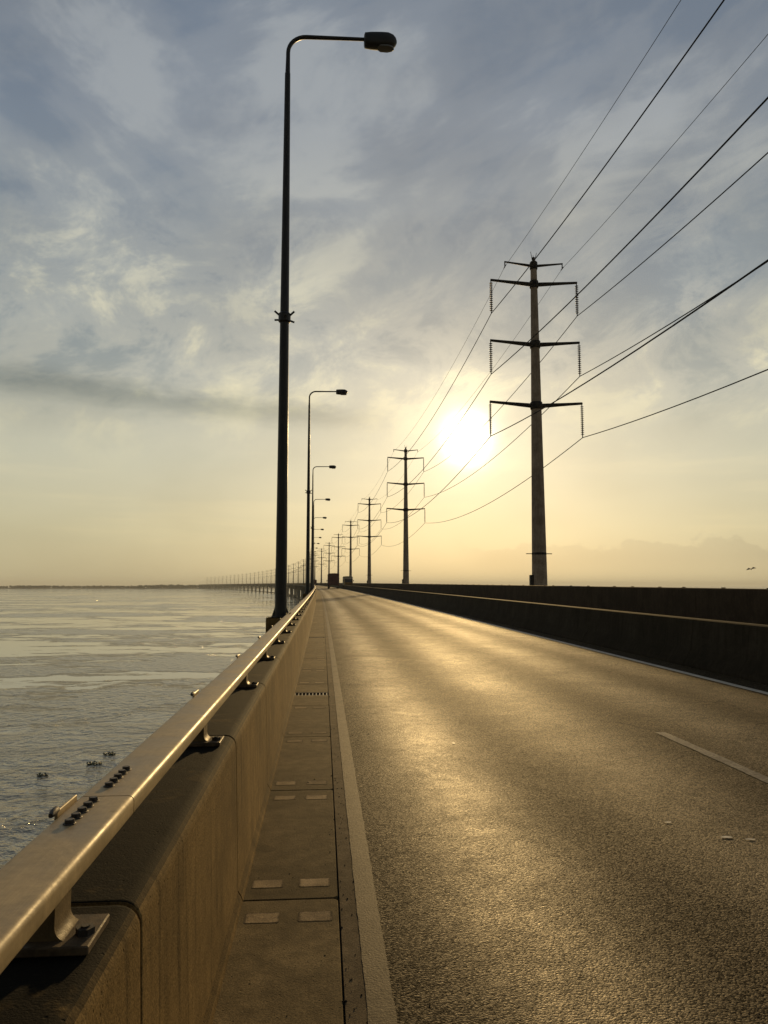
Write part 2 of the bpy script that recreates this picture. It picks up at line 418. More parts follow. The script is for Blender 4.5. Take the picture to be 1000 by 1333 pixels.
M['line'] = worn_paint('white_line_paint', (.60, .53, .40), (.07, .06, .05), .58, .75)
def rail_mat():
    m, T, b = mat('weathered_rail'); p = pos(T); x, y, z = T.xyz(p)
    f = T.noise(p, 4.0, 6, .62, .4); g = T.noise(p, 38.0, 5, .65)
    scr = T.noise(T.comb(T.math('MULTIPLY', x, 420.0), T.math('MULTIPLY', y, 5.0), T.math('MULTIPLY', z, 90.0)), 1.0, 3, .6)
    vo = T.new('ShaderNodeTexVoronoi'); T.put(vo.inputs['Vector'], p); vo.inputs['Scale'].default_value = 5.5
    spot = T.math('MULTIPLY', T.ss(T.math('ADD', vo.outputs['Distance'], T.math('MULTIPLY', g, .12)), .17, .10), .55)
    k = T.math('MULTIPLY', T.ss(f, .3, .7, .80, 1.14), T.math('MULTIPLY', T.ss(g, .3, .7, .90, 1.08), T.ss(scr, .3, .72, .94, 1.08)))
    c = T.mix(1.0, (.37, .27, .135), T.comb(k, k, k), 'MULTIPLY')
    c = T.mix(T.math('MULTIPLY', spot, T.ss(f, .45, .6)), c, (.10, .075, .045))
    T.put(b.inputs['Base Color'], c); T.put(b.inputs['Roughness'], T.math('ADD', T.ss(f, .3, .7, .42, .62), T.math('MULTIPLY', spot, .2)))
    b.inputs['Specular IOR Level'].default_value = .28
    bump(T, b, T.math('ADD', T.math('MULTIPLY', f, 3.0), T.math('MULTIPLY', g, .25)), .35, .004)
    return m
M['rail'] = rail_mat()
M['post'] = plain('weathered_post_paint', (.15, .105, .05), .60, 0.0, .25, 14.0, .12)
M['steel'] = plain('dark_galvanised', (.13, .115, .09), .5, .3, .3, 20.0)
M['plate'] = plain('rusty_plate', (.10, .07, .04), .6, 0.0, .4, 30.0, .2)
M['bolt'] = plain('rusty_bolt', (.035, .028, .022), .6, .2, .4, 60.0)
M['lamp'] = plain('dark_lamp_paint', (.025, .024, .022), .5, .1, .3, 3.0)
M['arm'] = plain('dark_crossarm_steel', (.03, .026, .022), .7, .0, .3, 3.0, .2)
M['wire'] = plain('wire_aluminium', (.02, .018, .016), .8, .0, .1, 3.0, .1)
M['insul'] = plain('brown_porcelain', (.03, .02, .014), .5, 0, .2, 8.0, .2)
M['lens'] = plain('lamp_lens', (.16, .16, .15), .12, 0, .05, 8.0)
M['rubber'] = plain('tyre_rubber', (.02, .02, .02), .8)
M['tarp'] = plain('brown_tarpaulin', (.12, .045, .04), .75, 0, .3, 2.0)
M['cab'] = plain('ochre_cab_paint', (.28, .16, .05), .4, 0, .2, 2.0)
M['glass'] = plain('dark_glass', (.02, .022, .025), .08, 0, .05, 2.0)
M['red'] = plain('red_lens', (.25, .015, .01), .3, 0, .05, 8.0)
M['cream'] = plain('cream_panel', (.42, .36, .24), .55, 0, .2, 2.0)
M['leaf'] = plain('hyacinth_leaf', (.035, .06, .018), .5, 0, .4, 8.0)
M['wood'] = plain('far_foliage', (.035, .045, .022), .9, 0, .5, .03)
M['bank'] = plain('far_bank_soil', (.09, .085, .05), .95, 0, .3, .02)
M['bird'] = plain('dark_feathers', (.025, .022, .02), .8)
M['water'] = water_mat()

# ------------------------------------------------------------------ water, far bank
me = MB().add([(-14000, -14000, WATER), (14000, -14000, WATER), (14000, 14000, WATER), (-14000, 14000, WATER)], [(0, 1, 2, 3)]).mesh('water')
struct(obj('water', me, M['water']))

def far_bank():
    rnd = random.Random(3)
    def yb(x): return 3420 + .10*(x+300) + 60*math.sin(x/310.) + 25*math.sin(x/97.)
    v = []; f = []; xs = list(range(-4200, 351, 50))
    for x in xs:
        y0 = yb(x)
        for dy, z in ((-30, WATER-.6), (0, WATER+1.2), (25, WATER+3.2+math.sin(x/130.)*.6), (700, WATER+3.6), (740, WATER-.6)):
            v.append((x, y0+dy, z))
    for i in range(len(xs)-1):
        for j in range(4): a = i*5+j; f.append((a, a+1, a+6, a+5))
    struct(obj('far_bank', MB().add(v, f).mesh('far_bank', True), M['bank']))
    # woodland that reads as one mass
    bm = bmesh.new(); bmesh.ops.create_icosphere(bm, subdivisions=1, radius=1); base = [q.co.copy() for q in bm.verts]
    fs = [tuple(q.index for q in g.verts) for g in bm.faces]; bm.free()
    mb = MB()
    for i in range(2600):
        x = rnd.uniform(-4000, 330); y = yb(x) + 20 + rnd.random()**2*300
        tall = 1.0 + .42*math.exp(-((x+600)/200.)**2) + .12*math.sin(x/160.)*math.sin(x/61.)
        h = rnd.uniform(3.0, 5.2)*tall; w = h*rnd.uniform(.6, 1.0)
        for k in range(2):
            ox, oy, oz = rnd.uniform(-w, w)*.7, rnd.uniform(-w, w)*.7, rnd.uniform(-.3, .4)*h
            zc = WATER + 3.2 + h*1.05 + oz
            mb.add([(x+ox+q.x*w*rnd.uniform(.65, 1.25), y+oy+q.y*w, zc+q.z*h*rnd.uniform(.6, 1.25)) for q in base], fs)
        if h > 6: mb.box(x-.3, x+.3, y-.3, y+.3, WATER+2, WATER+3.2+h)
    o = obj('far_woodland', mb.mesh('far_woodland'), M['wood']); o['kind'] = 'stuff'
    tag(o, 'low dark wooded shore along the far river bank', 'woodland')
far_bank()

# ------------------------------------------------------------------ deck and road
S0, S1 = -14.0, 3330.0
SS = stations(S0, S1)
struct(sweep('bridge_deck', [(-1.0, -.03), (15.6, -.03), (15.6, -.55), (12.2, -1.05), (10.4, -4.0), (4.6, -4.0), (2.6, -1.05), (-1.0, -.55)], SS, M['deck'], closed=True))
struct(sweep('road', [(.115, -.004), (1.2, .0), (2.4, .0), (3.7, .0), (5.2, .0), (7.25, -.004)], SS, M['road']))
struct(sweep('road', [(7.6, -.004), (11.3, .0), (15.1, -.004)], SS, M['road2']))
struct(sweep('gutter', [(.098, .001), (.186, .001)], SS, M['gutter']))
def ragged_line(o0, o1, a, b, step, amp, m, name='edge_line'):
    rn = random.Random(int(o0*100)); v = []; f = []; n = int((b-a)/step); ja = jb = 0.0
    for i in range(n+1):
        s = a + (b-a)*i/n; ja = .55*ja + rn.gauss(0, amp); jb = .55*jb + rn.gauss(0, amp)
        v += [tuple(P(s, o0+ja, .005)), tuple(P(s, o1+jb, .005))]
        if i: f.append((2*i-2, 2*i-1, 2*i+1, 2*i))
    struct(obj(name, MB().add(v, f).mesh(name), m))
ragged_line(.182, .290, 1.5, 26.0, .03, .0009, M['edge'])
struct(sweep('edge_line', [(.182, .005), (.290, .005)], [s for s in SS if s <= 1.5] + [1.5], M['edge']))
struct(sweep('edge_line', [(.182, .005), (.290, .005)], stations(26.0, S1), M['edge']))
struct(sweep('edge_line', [(6.54, .005), (6.68, .005)], SS, M['line']))
k = 0; s = -6.6
while s < 8:
    ragged_line(3.66, 3.78, s, s+3.0, .03, .003, M['dash'], 'lane_dash')
    s += 12.0
# scraps of old paint on the asphalt
rnd = random.Random(11)
def scrap(o, s, w, l, m, name='paint_scrap'):
    n = 9; pts = []
    for i in range(n):
        a = 2*math.pi*i/n; r = rnd.uniform(.65, 1.1); pts.append(P(s+math.sin(a)*l*r, o+math.cos(a)*w*r, .0055))
    struct(obj(name, MB().add(pts, [tuple(range(n))]).mesh(name), m))
for o, s, w, l in ((2.62, 4.97, .045, .022), (2.75, 4.92, .035, .018), (2.38, 5.3, .03, .018), (1.35, 8.0, .02, .03)):
    scrap(o, s, w, l, M['line'])
# small stones along the gutter
def pebbles():
    mb = MB()
    bm = bmesh.new(); bmesh.ops.create_icosphere(bm, subdivisions=1, radius=1); base = [q.co.copy() for q in bm.verts]
    fs = [tuple(q.index for q in g.verts) for g in bm.faces]; bm.free()
    for i in range(420):
        s = 2.4 + 16*rnd.random()**1.8
        o = rnd.gauss(.13, .05) if rnd.random() < .6 else (rnd.uniform(-.38, .09) if rnd.random() < .6 else rnd.uniform(.3, .9))
        r = rnd.uniform(.0015, .0045) * (1.9 if rnd.random() < .05 else 1)
        c = P(s, o, .010 if o < .098 else .003)
        mb.add([c + Vector((q.x*r*rnd.uniform(.7, 1.3), q.y*r*rnd.uniform(.7, 1.6), q.z*r*.7)) for q in base], fs)
    o = obj('loose_grit', mb.mesh('loose_grit'), M['bed']); o['kind'] = 'stuff'
    tag(o, 'dark loose grit scattered beside the worn edge line', 'grit')
pebbles()

# ------------------------------------------------------------------ walkway slabs
MOD = 2.115; J0 = 4.19 - 2*MOD
walk = struct(sweep('walkway', [(-.46, -.022), (.10, -.022)], SS, M['bed']))
def rounded(x0, x1, y0, y1, r, n=4):
    pts = []
    for cx, cy, a0 in ((x1-r, y0+r, -90), (x1-r, y1-r, 0), (x0+r, y1-r, 90), (x0+r, y0+r, 180)):
        for i in range(n+1):
            a = R(a0 + 90*i/n); pts.append((cx+r*math.cos(a), cy+r*math.sin(a)))
    return pts
def slab_mesh(L, name):
    return MB().prism(rounded(-.420, .088, .0075, L-.0075, .028), -.018, .010, 'xy').mesh(name, True, .003, 1)
slab_me = slab_mesh(MOD, 'paving_slab')
patch_me = MB().prism(rounded(-.085, .085, -.058, .058, .014), .0, .0010, 'xy').mesh('lifting_slot')
NS = 34
for i in range(-2, NS):
    s = J0 + i*MOD
    if abs(s+MOD/2 - 11.6) < MOD/2 or abs(s+MOD/2 - 23.3) < MOD/2:      # slabs cut by a drain grate
        g = 11.6 if s < 15 else 23.3
        a = empty
        for (s0, s1) in ((s, g-.16), (g+.16, s+MOD)):
            if s1-s0 > .1: obj('paving_slab', slab_mesh(s1-s0, 'paving_slab_cut'), M['slab'], walk, P(s0), ang(s0), True)
        gr = obj('drain_grate', MB().box(-.42, .088, g-.158, g-.135, -.02, .008).box(-.42, .088, g+.135, g+.158, -.02, .008).mesh('drain_grate'), M['bolt'], walk, P(g) - Vector((0, g, 0)))
        barm = MB().box(-.007, .007, -.134, .134, -.016, .004).mesh('grate_bar')
        for k in range(10):
            obj('grate_bar', barm, M['steel'], gr, (-.395 + k*.0515, g, 0))
        continue
    sl = obj('paving_slab', slab_me, M['slab'], walk, P(s), ang(s), True)
    if i < 22:
        for yy in (.215, MOD-.215):
            for xx in (-.285, -.03):
                q = obj('lifting_slot', patch_me, M['patch'], sl, (xx + rnd.uniform(-.008, .008), yy, .0103))
                q.rotation_euler[2] = rnd.uniform(-.03, .03)
sweep('slab_run', [(-.42, .010), (.088, .010)], stations(J0+NS*MOD, S1), M['slab'], walk)

# ------------------------------------------------------------------ left parapet
WJ = 2.06
def wall_profile():
    p = [(-.4, -.12), (-.4, .012)]
    p += [(-.408, .035), (-.425, .06)]                       # fillet at the foot
    p += [(-.448, .79)]
    for i in range(1, 6):
        a = R(90*i/5); p.append((-.503+.055*math.cos(a), .795+.055*math.sin(a)))
    p += [(-.83, .848), (-.85, .83), (-.85, -.30), (-.81, -.30), (-.81, -.12)]
    return p
WP = wall_profile()
parapet = tag(empty('bridge_parapet', (0, 0, 0)), 'low brown concrete parapet wall carrying the flat metal handrail', 'parapet')
def panel_mesh(name, prof, L, gap=.008, ch=.007):
    """one cast panel; the edges at both joints are eased"""
    n = len(prof); cx = sum(p[0] for p in prof)/n; cz = sum(p[1] for p in prof)/n
    def sh(p, e):
        d = Vector((cx-p[0], cz-p[1])); d.normalize(); return (p[0]+d.x*e, p[1]+d.y*e)
    rings = [(gap, ch*.8), (gap+ch*.4, ch*.25), (gap+ch, 0), (gap+ch+.01, 0), (L-gap-ch-.01, 0), (L-gap-ch, 0), (L-gap-ch*.4, ch*.25), (L-gap, ch*.8)]
    v = []; f = []
    for y, e in rings: v += [(sh(p, e)[0], y, sh(p, e)[1]) for p in prof]
    for i in range(len(rings)-1):
        for j in range(n): f.append((i*n+j, i*n+(j+1) % n, (i+1)*n+(j+1) % n, (i+1)*n+j))
    f.append(tuple(range(n))); f.append(tuple(range(len(v)-1, len(v)-n-1, -1)))
    return MB().add(v, f).mesh(name, True)
wp_me = panel_mesh('wall_panel', WP, MOD)
NW = 40
for i in range(-3, NW):
    s = WJ + i*MOD
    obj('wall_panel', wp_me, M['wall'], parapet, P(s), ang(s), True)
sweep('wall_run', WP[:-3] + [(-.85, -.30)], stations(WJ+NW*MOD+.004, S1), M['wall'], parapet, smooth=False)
core = [(-.47, -.1), (-.47, .78), (-.80, .78), (-.80, -.1)]
sweep('joint_filler', core, [s for s in SS if s < WJ+NW*MOD] + [WJ+NW*MOD], M['bed'], parapet, closed=True)

# ------------------------------------------------------------------ handrail on posts
railing = tag(empty('handrail', (0, 0, 0)), 'long flat bronze coloured metal handrail on short posts above the parapet', 'handrail')
RX0, RX1, RZ = -.682, -.528, 1.05
def rail_profile():
    p = []
    r = .016
    for cx, cz, a0, rr in ((RX1-r, RZ-r, 0, r), (RX0+r, RZ-r, 90, r), (RX0+.008, RZ-.044, 180, .008), (RX1-.008, RZ-.044, 270, .008)):
        for i in range(5):
            a = R(a0+90*i/4); p.append((cx+rr*math.cos(a), cz+rr*math.sin(a)))
    return p
RP = rail_profile()
SEC = 6*MOD
bolt_me = MB()
bolt_me.prism([(.0125*math.cos(R(60*i)), .0125*math.sin(R(60*i))) for i in range(6)], .0, .012, 'xy').prism([(.016*math.cos(R(30*i)), .016*math.sin(R(30*i))) for i in range(12)], -.001, .003, 'xy')
bolt_me = bolt_me.mesh('bolt', False, .0015, 1)
def rail_section(a, b, name='rail_section'):
    n = len(RP); ss = [a+.003] + [a + (b-a)*i/8 for i in range(1, 8)] + [b-.003]
    v = []; f = []
    for s in ss: v += [tuple(P(s, o, z)) for o, z in RP]
    for i in range(len(ss)-1):
        for j in range(n): f.append((i*n+j, i*n+(j+1) % n, (i+1)*n+(j+1) % n, (i+1)*n+j))
    f.append(tuple(range(n))); f.append(tuple(range(len(v)-1, len(v)-n-1, -1)))
    return obj(name, MB().add(v, f).mesh(name, True), M['rail'], railing)
j = 2.285 - SEC; jl = []
while j < 120:
    sec = rail_section(j, j+SEC); jl.append(j)
    if -1 < j < 60:
        for k in range(5):
            obj('bolt', bolt_me, M['bolt'], sec, P(j+.105+k*.050, -.626, RZ))
    if -1 < j+SEC < 60:
        for k in range(5):
            obj('bolt', bolt_me, M['bolt'], sec, P(j+SEC-.05-k*.050, -.626, RZ))
        ins = obj('splice_sleeve', MB().box(RX0+.012, RX1-.012, j+SEC-.25, j+SEC+.25, -.041, -.012).mesh('splice_sleeve'), M['bolt'], sec, P(j+SEC, 0, RZ) - Vector((0, j+SEC, 0)))
    j += SEC
sweep('rail_run', RP, stations(j, S1), M['rail'], railing, closed=True)
def post_mesh():
    h = RZ-.052-.85
    pr = [(-.105, .018)]
    for i in range(6):
        a = R(90*i/5); pr.append((-.026-.030*(1-math.sin(a)) , .018+.030*(1-math.cos(a))))
    pr += [(-.026, h-.012), (-.05, h), (.05, h), (.026, h-.012)]
    for i in range(5, -1, -1):
        a = R(90*i/5); pr.append((.026+.030*(1-math.sin(a)), .018+.030*(1-math.cos(a))))
    pr += [(.105, .018)]
    pr2 = [q for k, q in enumerate(pr) if k == 0 or (abs(q[0]-pr[k-1][0])+abs(q[1]-pr[k-1][1])) > 1e-4]
    return MB().prism(pr2, -.055, .055, 'xz').mesh('post', True)
post_me = post_mesh()
plate_me = MB().box(-.108, .108, -.085, .085, .0, .020).mesh('base_plate', False, .003, 1)
nut_me = MB().prism([(.021*math.cos(R(60*i)), .021*math.sin(R(60*i))) for i in range(6)], .018, .034, 'xy').tube([(0, 0, .03), (0, 0, .038)], .010, 8)
nut_me = nut_me.mesh('anchor_nut', False)
lug_me = MB().box(-.008, .0, -.09, .07, -.06, .012).mesh('clamp_lug', False, .002, 1)
lugb_me = MB().tube([(-.006, -.118, .008), (-.006, -.10, .010), (-.006, -.075, .012)], [.006, .010, .009], 10).mesh('clamp_bolt', True)
PX = -.605
for i in range(-2, 42):
    s = WJ + i*MOD - .20
    t = obj('post', post_me, M['post'], railing, P(s, PX, .851), ang(s))
    if i < 24:
        pl = obj('base_plate', plate_me, M['plate'], t, (0, 0, 0))
        for xx in (-.082, .082):
            for yy in (-.02,): obj('anchor_nut', nut_me, M['bolt'], t, (xx, yy, 0))
        lg = obj('clamp_lug', lug_me, M['rail'], t, (RX0-PX+.002, .34, RZ-.851))
        obj('clamp_bolt', lugb_me, M['bolt'], t, (RX0-PX+.0, .34, RZ-.851))
    else:
        obj('base_plate', plate_me, M['plate'], t, (0, 0, 0))
# the posts that are too far to tell apart
mb = MB(); i = 42
while WJ + i*MOD < 700:
    s = WJ + i*MOD - .10; c = P(s, PX, .851); mb.box(c.x-.03, c.x+.03, c.y-.055, c.y+.055, c.z, c.z+.15); i += 1
o = obj('post_row', mb.mesh('post_row'), M['rail'], railing); o['kind'] = 'stuff'

# ------------------------------------------------------------------ median and far parapet
MP = [(7.18, -.02), (7.18, .08), (7.34, .33), (7.40, .86), (7.41, .905), (7.44, .925), (7.60, .925), (7.63, .905), (7.64, .86), (7.70, .33), (7.86, .08), (7.86, -.02)]
median = tag(empty('median_barrier'), 'dark concrete median barrier with a pale sunlit top edge beside the carriageway', 'barrier')
mL = 6.0; mp_me = panel_mesh('barrier_panel', MP, mL, .003, .003)
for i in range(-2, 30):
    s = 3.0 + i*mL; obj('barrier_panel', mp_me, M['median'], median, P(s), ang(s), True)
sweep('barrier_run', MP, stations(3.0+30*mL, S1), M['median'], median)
# remains of painted marker blocks low on the median
mk = MB().prism([(-.16, 0), (-.02, .0), (.10, .13), (-.04, .13)], 0, .003, 'yz').mesh('painted_marker')
for s in (13.9, 14.3, 16.6, 16.95, 17.6, 20.4):
    q = obj('painted_marker', mk, M['marker'], median, P(s, 7.205, .10), ang(s)); q.rotation_euler[1] = math.atan2(.16, .25)
FP = [(14.98, -.02), (14.98, 1.36), (15.0, 1.41), (15.04, 1.43), (15.34, 1.43), (15.38, 1.41), (15.40, 1.36), (15.40, -.02)]
farp = tag(empty('far_parapet'), 'tall dark brown concrete parapet along the far edge of the bridge', 'parapet')
fp_me = panel_mesh('wall_panel_far', FP, mL, .005, .008)
cap_me = MB().prism(rounded(-.05, .05, -.09, .09, .03), 0, .03, 'xy').mesh('cap_block')
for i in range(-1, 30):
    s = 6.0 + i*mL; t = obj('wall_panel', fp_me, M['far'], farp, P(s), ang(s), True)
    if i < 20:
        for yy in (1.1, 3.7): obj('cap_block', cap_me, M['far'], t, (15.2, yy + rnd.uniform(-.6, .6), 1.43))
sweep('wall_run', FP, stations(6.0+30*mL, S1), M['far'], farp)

# ------------------------------------------------------------------ piers
def pier():
    r = empty('bridge_pier')
    obj('cap_beam', MB().prism([(-.5, -1.1), (15.2, -1.1), (21.4, -1.1), (21.4, -2.4), (15.0, -5.2), (2.0, -5.2), (-.5, -2.6)], -1.6, 1.6, 'xz').mesh('cap_beam'), M['deck'], r)
    colm = MB().tube([(0, 0, WATER-3-12), (0, 0, -5.0)], 1.15, 14).mesh('column', True)
    for x in (4.0, 11.5): obj('column', colm, M['deck'], r, (x, 0, 0))
    obj('pile_cap', MB().tube([(7.7, 0, -1.4), (7.7, 0, .9)], 6.2, 20).mesh('pile_cap', True), M['deck'], r)
    return r
PS, PSTEP = 66.0, 99.0
pr0 = pier()
for i in range(0, 34):
    s = PS + i*PSTEP
    if s > S1: break
    r = pr0 if i == 0 else copy_tree(pr0)
    r.location = P(s); r.rotation_euler[2] = ang(s)
    tag(r, 'grey concrete pier standing in the river under the bridge deck', 'pier', 'piers carrying the bridge')
    for ch in r.children:
        if ch.name.startswith('pile_cap'): ch.location.z = WATER - r.location.z

# ------------------------------------------------------------------ street lamps
def lamp_proto():
    r = empty('street_lamp')
    obj('plinth', MB().prism(rounded(-.30, .16, -.24, .24, .03), -1.0, .06, 'xy').mesh('plinth', False, .015, 1), M['wall'], r)
    fl = obj('base_flange', MB().prism([(.21*math.cos(R(45*i+22)), .21*math.sin(R(45*i+22))) for i in range(8)], .06, .09, 'xy').mesh('base_flange', False, .004, 1), M['lamp'], r)
    for i in range(4):
        obj('bolt', bolt_me, M['bolt'], fl, (.165*math.cos(R(45+90*i)), .165*math.sin(R(45+90*i)), .09))
    obj('gusset', MB().prism([(.10, .09), (.19, .09), (.11, .32), (.10, .32)], -.008, .008, 'xz').prism([(-.10, .09), (-.19, .09), (-.11, .32), (-.10, .32)], -.008, .008, 'xz').mesh('gusset'), M['lamp'], r)
    obj('pole', MB().tube([(0, 0, .08), (0, 0, 1.2), (0, 0, 6.55), (0, 0, 12.35)], [.128, .122, .098, .062], 18).mesh('pole', True), M['lamp'], r)
    obj('door_cover', MB().box(-.05, .05, -.134, -.105, .55, 1.05).mesh('door_cover', False, .006, 1), M['lamp'], r)
    # collar with stubs
    cl = obj('collar', MB().tube([(0, 0, 6.50), (0, 0, 6.53), (0, 0, 6.70), (0, 0, 6.73)], [.105, .135, .135, .105], 16).mesh('collar', True), M['lamp'], r)
    for a, dz, zz in ((10, -.03, 6.56), (172, .0, 6.57), (-12, .09, 6.66), (190, .08, 6.67), (75, .03, 6.6), (-80, .03, 6.6)):
        d = Vector((math.cos(R(a)), math.sin(R(a)), 0))
        obj('stub', MB().tube([d*.12+Vector((0, 0, zz)), d*.22+Vector((0, 0, zz+dz))], .022, 8).mesh('stub', True), M['lamp'], cl)
    pts = [(0, 0, 12.2), (.005, 0, 12.75)]
    for i in range(9):
        a = R(180-90*i/8); pts.append((.005+.42+.42*math.cos(a), 0, 12.86+.40*math.sin(a)))
    pts += [(1.2, 0, 13.275), (1.83, 0, 13.285)]
    obj('arm', MB().tube(pts, [.058] + [.047]*(len(pts)-3) + [.042, .040], 12).mesh('arm', True), M['lamp'], r)
    # luminaire: flat box at the back, round nose
    bm = bmesh.new(); rings = [(1.74, .09, .10), (1.76, .125, .155), (1.9, .14, .17), (2.15, .15, .18), (2.30, .15, .175), (2.41, .12, .14), (2.47, .08, .085), (2.50, .025, .03)]
    vs = []; n = 16
    for x, w, h in rings:
        for j in range(n):
            a = 2*math.pi*j/n; c, s_ = math.cos(a), math.sin(a)
            e = .5
            yy = math.copysign(abs(c)**e, c)*w; zz = math.copysign(abs(s_)**e, s_)*h*(.95 if s_ > 0 else .95)
            vs.append((x, yy, 13.26+zz))
    f = [(i*n+j, i*n+(j+1) % n, (i+1)*n+(j+1) % n, (i+1)*n+j) for i in range(len(rings)-1) for j in range(n)]
    f += [tuple(range(n)), tuple(range(len(vs)-1, len(vs)-n-1, -1))]
    bm.free()
    hd = obj('lamp_head', MB().add(vs, f).mesh('lamp_head', True), M['lamp'], r)
    ln = []
    for (x, w) in ((2.05, .04), (2.12, .11), (2.28, .12), (2.38, .085), (2.43, .03)):
        ln += [(x, -w, 13.075), (x, 0, 13.055), (x, w, 13.075), (x, w, 13.11), (x, -w, 13.11)]
    lf = [(i*5+j, i*5+(j+1) % 5, (i+1)*5+(j+1) % 5, (i+1)*5+j) for i in range(4) for j in range(5)] + [(0, 1, 2, 3, 4), (24, 23, 22, 21, 20)]
    obj('lens', MB().add(ln, lf).mesh('lens', True), M['lens'], hd)
    return r
LS, LSTEP = 16.6, 33.0
lp = lamp_proto()
for i in range(0, 100):
    s = LS + i*LSTEP
    if s > S1: break
    if i == 0: r = lp
    else:
        far = i > 9
        r = copy_tree(lp, None, (lambda ch: ch.name.split('.')[0] in ('pole', 'arm', 'lamp_head', 'plinth')) if far else None)
    r.location = P(s, -.885, .85); r.rotation_euler[2] = ang(s)
    tag(r, 'tall dark street lamp with one curved arm over the road, standing on the parapet', 'street lamp', 'street lamps along the parapet')

# ------------------------------------------------------------------ power poles
ARMS = [(28.55, 4.0), (22.95, 4.10), (17.35, 4.22)]          # height of the hub above the deck, half length
INS = 3.05
def arm_mesh(hl, rise, hubr, th):
    mb = MB()
    for sg in (-1, 1):
        a, b = Vector((sg*hubr*.6, 0, 0)), Vector((sg*hl, 0, rise))
        pts = [a.lerp(b, t) for t in (0, .25, .5, .75, 1)]
        mb.tube(pts, [th*1.35, th*1.2, th*1.0, th*.85, th*.75], 8)
    mb.tube([(0, 0, -.34), (0, 0, -.26), (0, 0, .26), (0, 0, .34)], [hubr*.9, hubr, hubr, hubr*.9], 12)
    return mb.mesh('crossarm', True)
def insulator_mesh():
    mb = MB(); L = INS-.35
    mb.tube([(0, 0, 0), (0, 0, -INS)], .045, 6)
    for k in range(15):
        z = -.25 - k*L/15
        mb.tube([(0, 0, z+.05), (0, 0, z), (0, 0, z-.03)], [.06, .165, .07], 10)
    return mb.mesh('insulator_string', True)
def rad_at(z): return .70 + (.27-.70)*max(0, min(1, (z+1)/32.0))
def pole_proto():
    r = empty('power_pole')
    obj('pedestal', MB().prism(rounded(-1.05, 1.05, -1.05, 1.05, .3), -1.16, -.6, 'xy').mesh('pedestal', False, .05, 1), M['deck'], r)
    zz = [-.7, 1.2, 8, 16, 24, 30.7]
    obj('mast', MB().tube([(0, 0, z) for z in zz], [rad_at(z) for z in zz], 24).mesh('mast', True), M['pole'], r)
    ins = insulator_mesh()
    for h, hl in ARMS:
        a = obj('crossarm', arm_mesh(hl, .30, rad_at(h)+.10, .155), M['arm'], r, (0, 0, h))
        for sg in (-1, 1):
            obj('insulator_string', ins, M['insul'], a, (sg*hl*.99, 0, .24))
    ta = obj('earth_wire_arm', arm_mesh(2.70, .30, .36, .10), M['arm'], r, (0, 0, 30.3))
    for sg in (-1, 1):
        obj('earth_wire_clamp', MB().tube([(0, 0, 0), (0, 0, -.45)], .05, 6).tube([(0, -.35, -.42), (0, .35, -.42)], .045, 6).mesh('earth_wire_clamp'), M['arm'], ta, (sg*2.66, 0, .26))
    sp = MB()
    for dx, dy, h in ((-.16, 0, 1.05), (.18, 0, .95), (0, .1, .75)): sp.tube([(dx*.3, dy, 30.6), (dx*.8, dy, 30.9), (dx*1.6, dy, 30.6+h)], [.05, .035, .02], 6)
    sp.tube([(0, 0, 30.6), (0, 0, 31.1)], .13, 8)
    obj('lightning_spikes', sp.mesh('lightning_spikes'), M['arm'], r)
    zr = 4.15
    obj('climbing_guard', MB().tube([(-1.15, 0, zr), (1.15, 0, zr)], .04, 6).tube([(0, -1.1, zr+.05), (0, 1.1, zr+.05)], .04, 6).tube([(0, 0, zr-.1), (0, 0, zr+.1)], rad_at(zr)+.008, 18).mesh('climbing_guard'), M['arm'], r)
    obj('cable_box', MB().box(-.84, -.60, -.3, .3, .9, 2.3).mesh('cable_box', False, .02, 1), M['arm'], r)
    return r
PO = 19.05
pp = pole_proto()
pset = []
for i in range(-1, 33):
    s = PS + i*PSTEP
    if s > S1: break
    if i == -1: r = pp
    else:
        far = i > 8
        r = copy_tree(pp, None, (lambda ch: ch.name.split('.')[0] in ('mast', 'crossarm', 'earth_wire_arm', 'pedestal')) if far else None)
    r.location = P(s, PO); r.rotation_euler[2] = ang(s); pset.append(s)
    tag(r, 'tall grey concrete power pole with three dark crossarms beyond the far parapet', 'power pole', 'power poles along the bridge')
# pier for the pole behind the viewer
r = copy_tree(pr0); s = PS-PSTEP; r.location = P(s); r.location.z = P(s).z
tag(r, 'grey concrete pier standing in the river under the bridge deck', 'pier', 'piers carrying the bridge')

def wire(o, z, sag, rad, label, group, cat='cable', name='power_line'):
    mb = MB(); pts = []
    for a, b in zip(pset[:-1], pset[1:]):
        A, B = P(a, PO+o, z), P(b, PO+o, z)
        n = 28 if a < 300 else (12 if a < 900 else 6)
        for k in range(n + (1 if b == pset[-1] else 0)):
            t = k/n; q = A.lerp(B, t); q.z -= 4*sag*t*(1-t); pts.append(q)
    mb.tube(pts, rad, 6)
    tag(obj(name, mb.mesh(name, True), M['wire']), label, cat, group)
names = ['uppermost', 'middle', 'lowest']
for (h, hl), nm in zip(ARMS, names):
    for sg in (-1, 1):
        side = 'water side beyond the bridge' if sg > 0 else 'road side'
        wire(sg*hl*.99, h+.24-INS, 2.2, .036, 'dark power line hung from the %s crossarms on the %s' % (nm, side), 'power lines')
for sg in (-1, 1):
    wire(sg*2.66, 30.3+.26-.42, 1.9, .017, 'thin earth wire clipped to the pole tops on the %s' % ('water side beyond the bridge' if sg > 0 else 'road side'), 'earth wires', name='earth_wire')

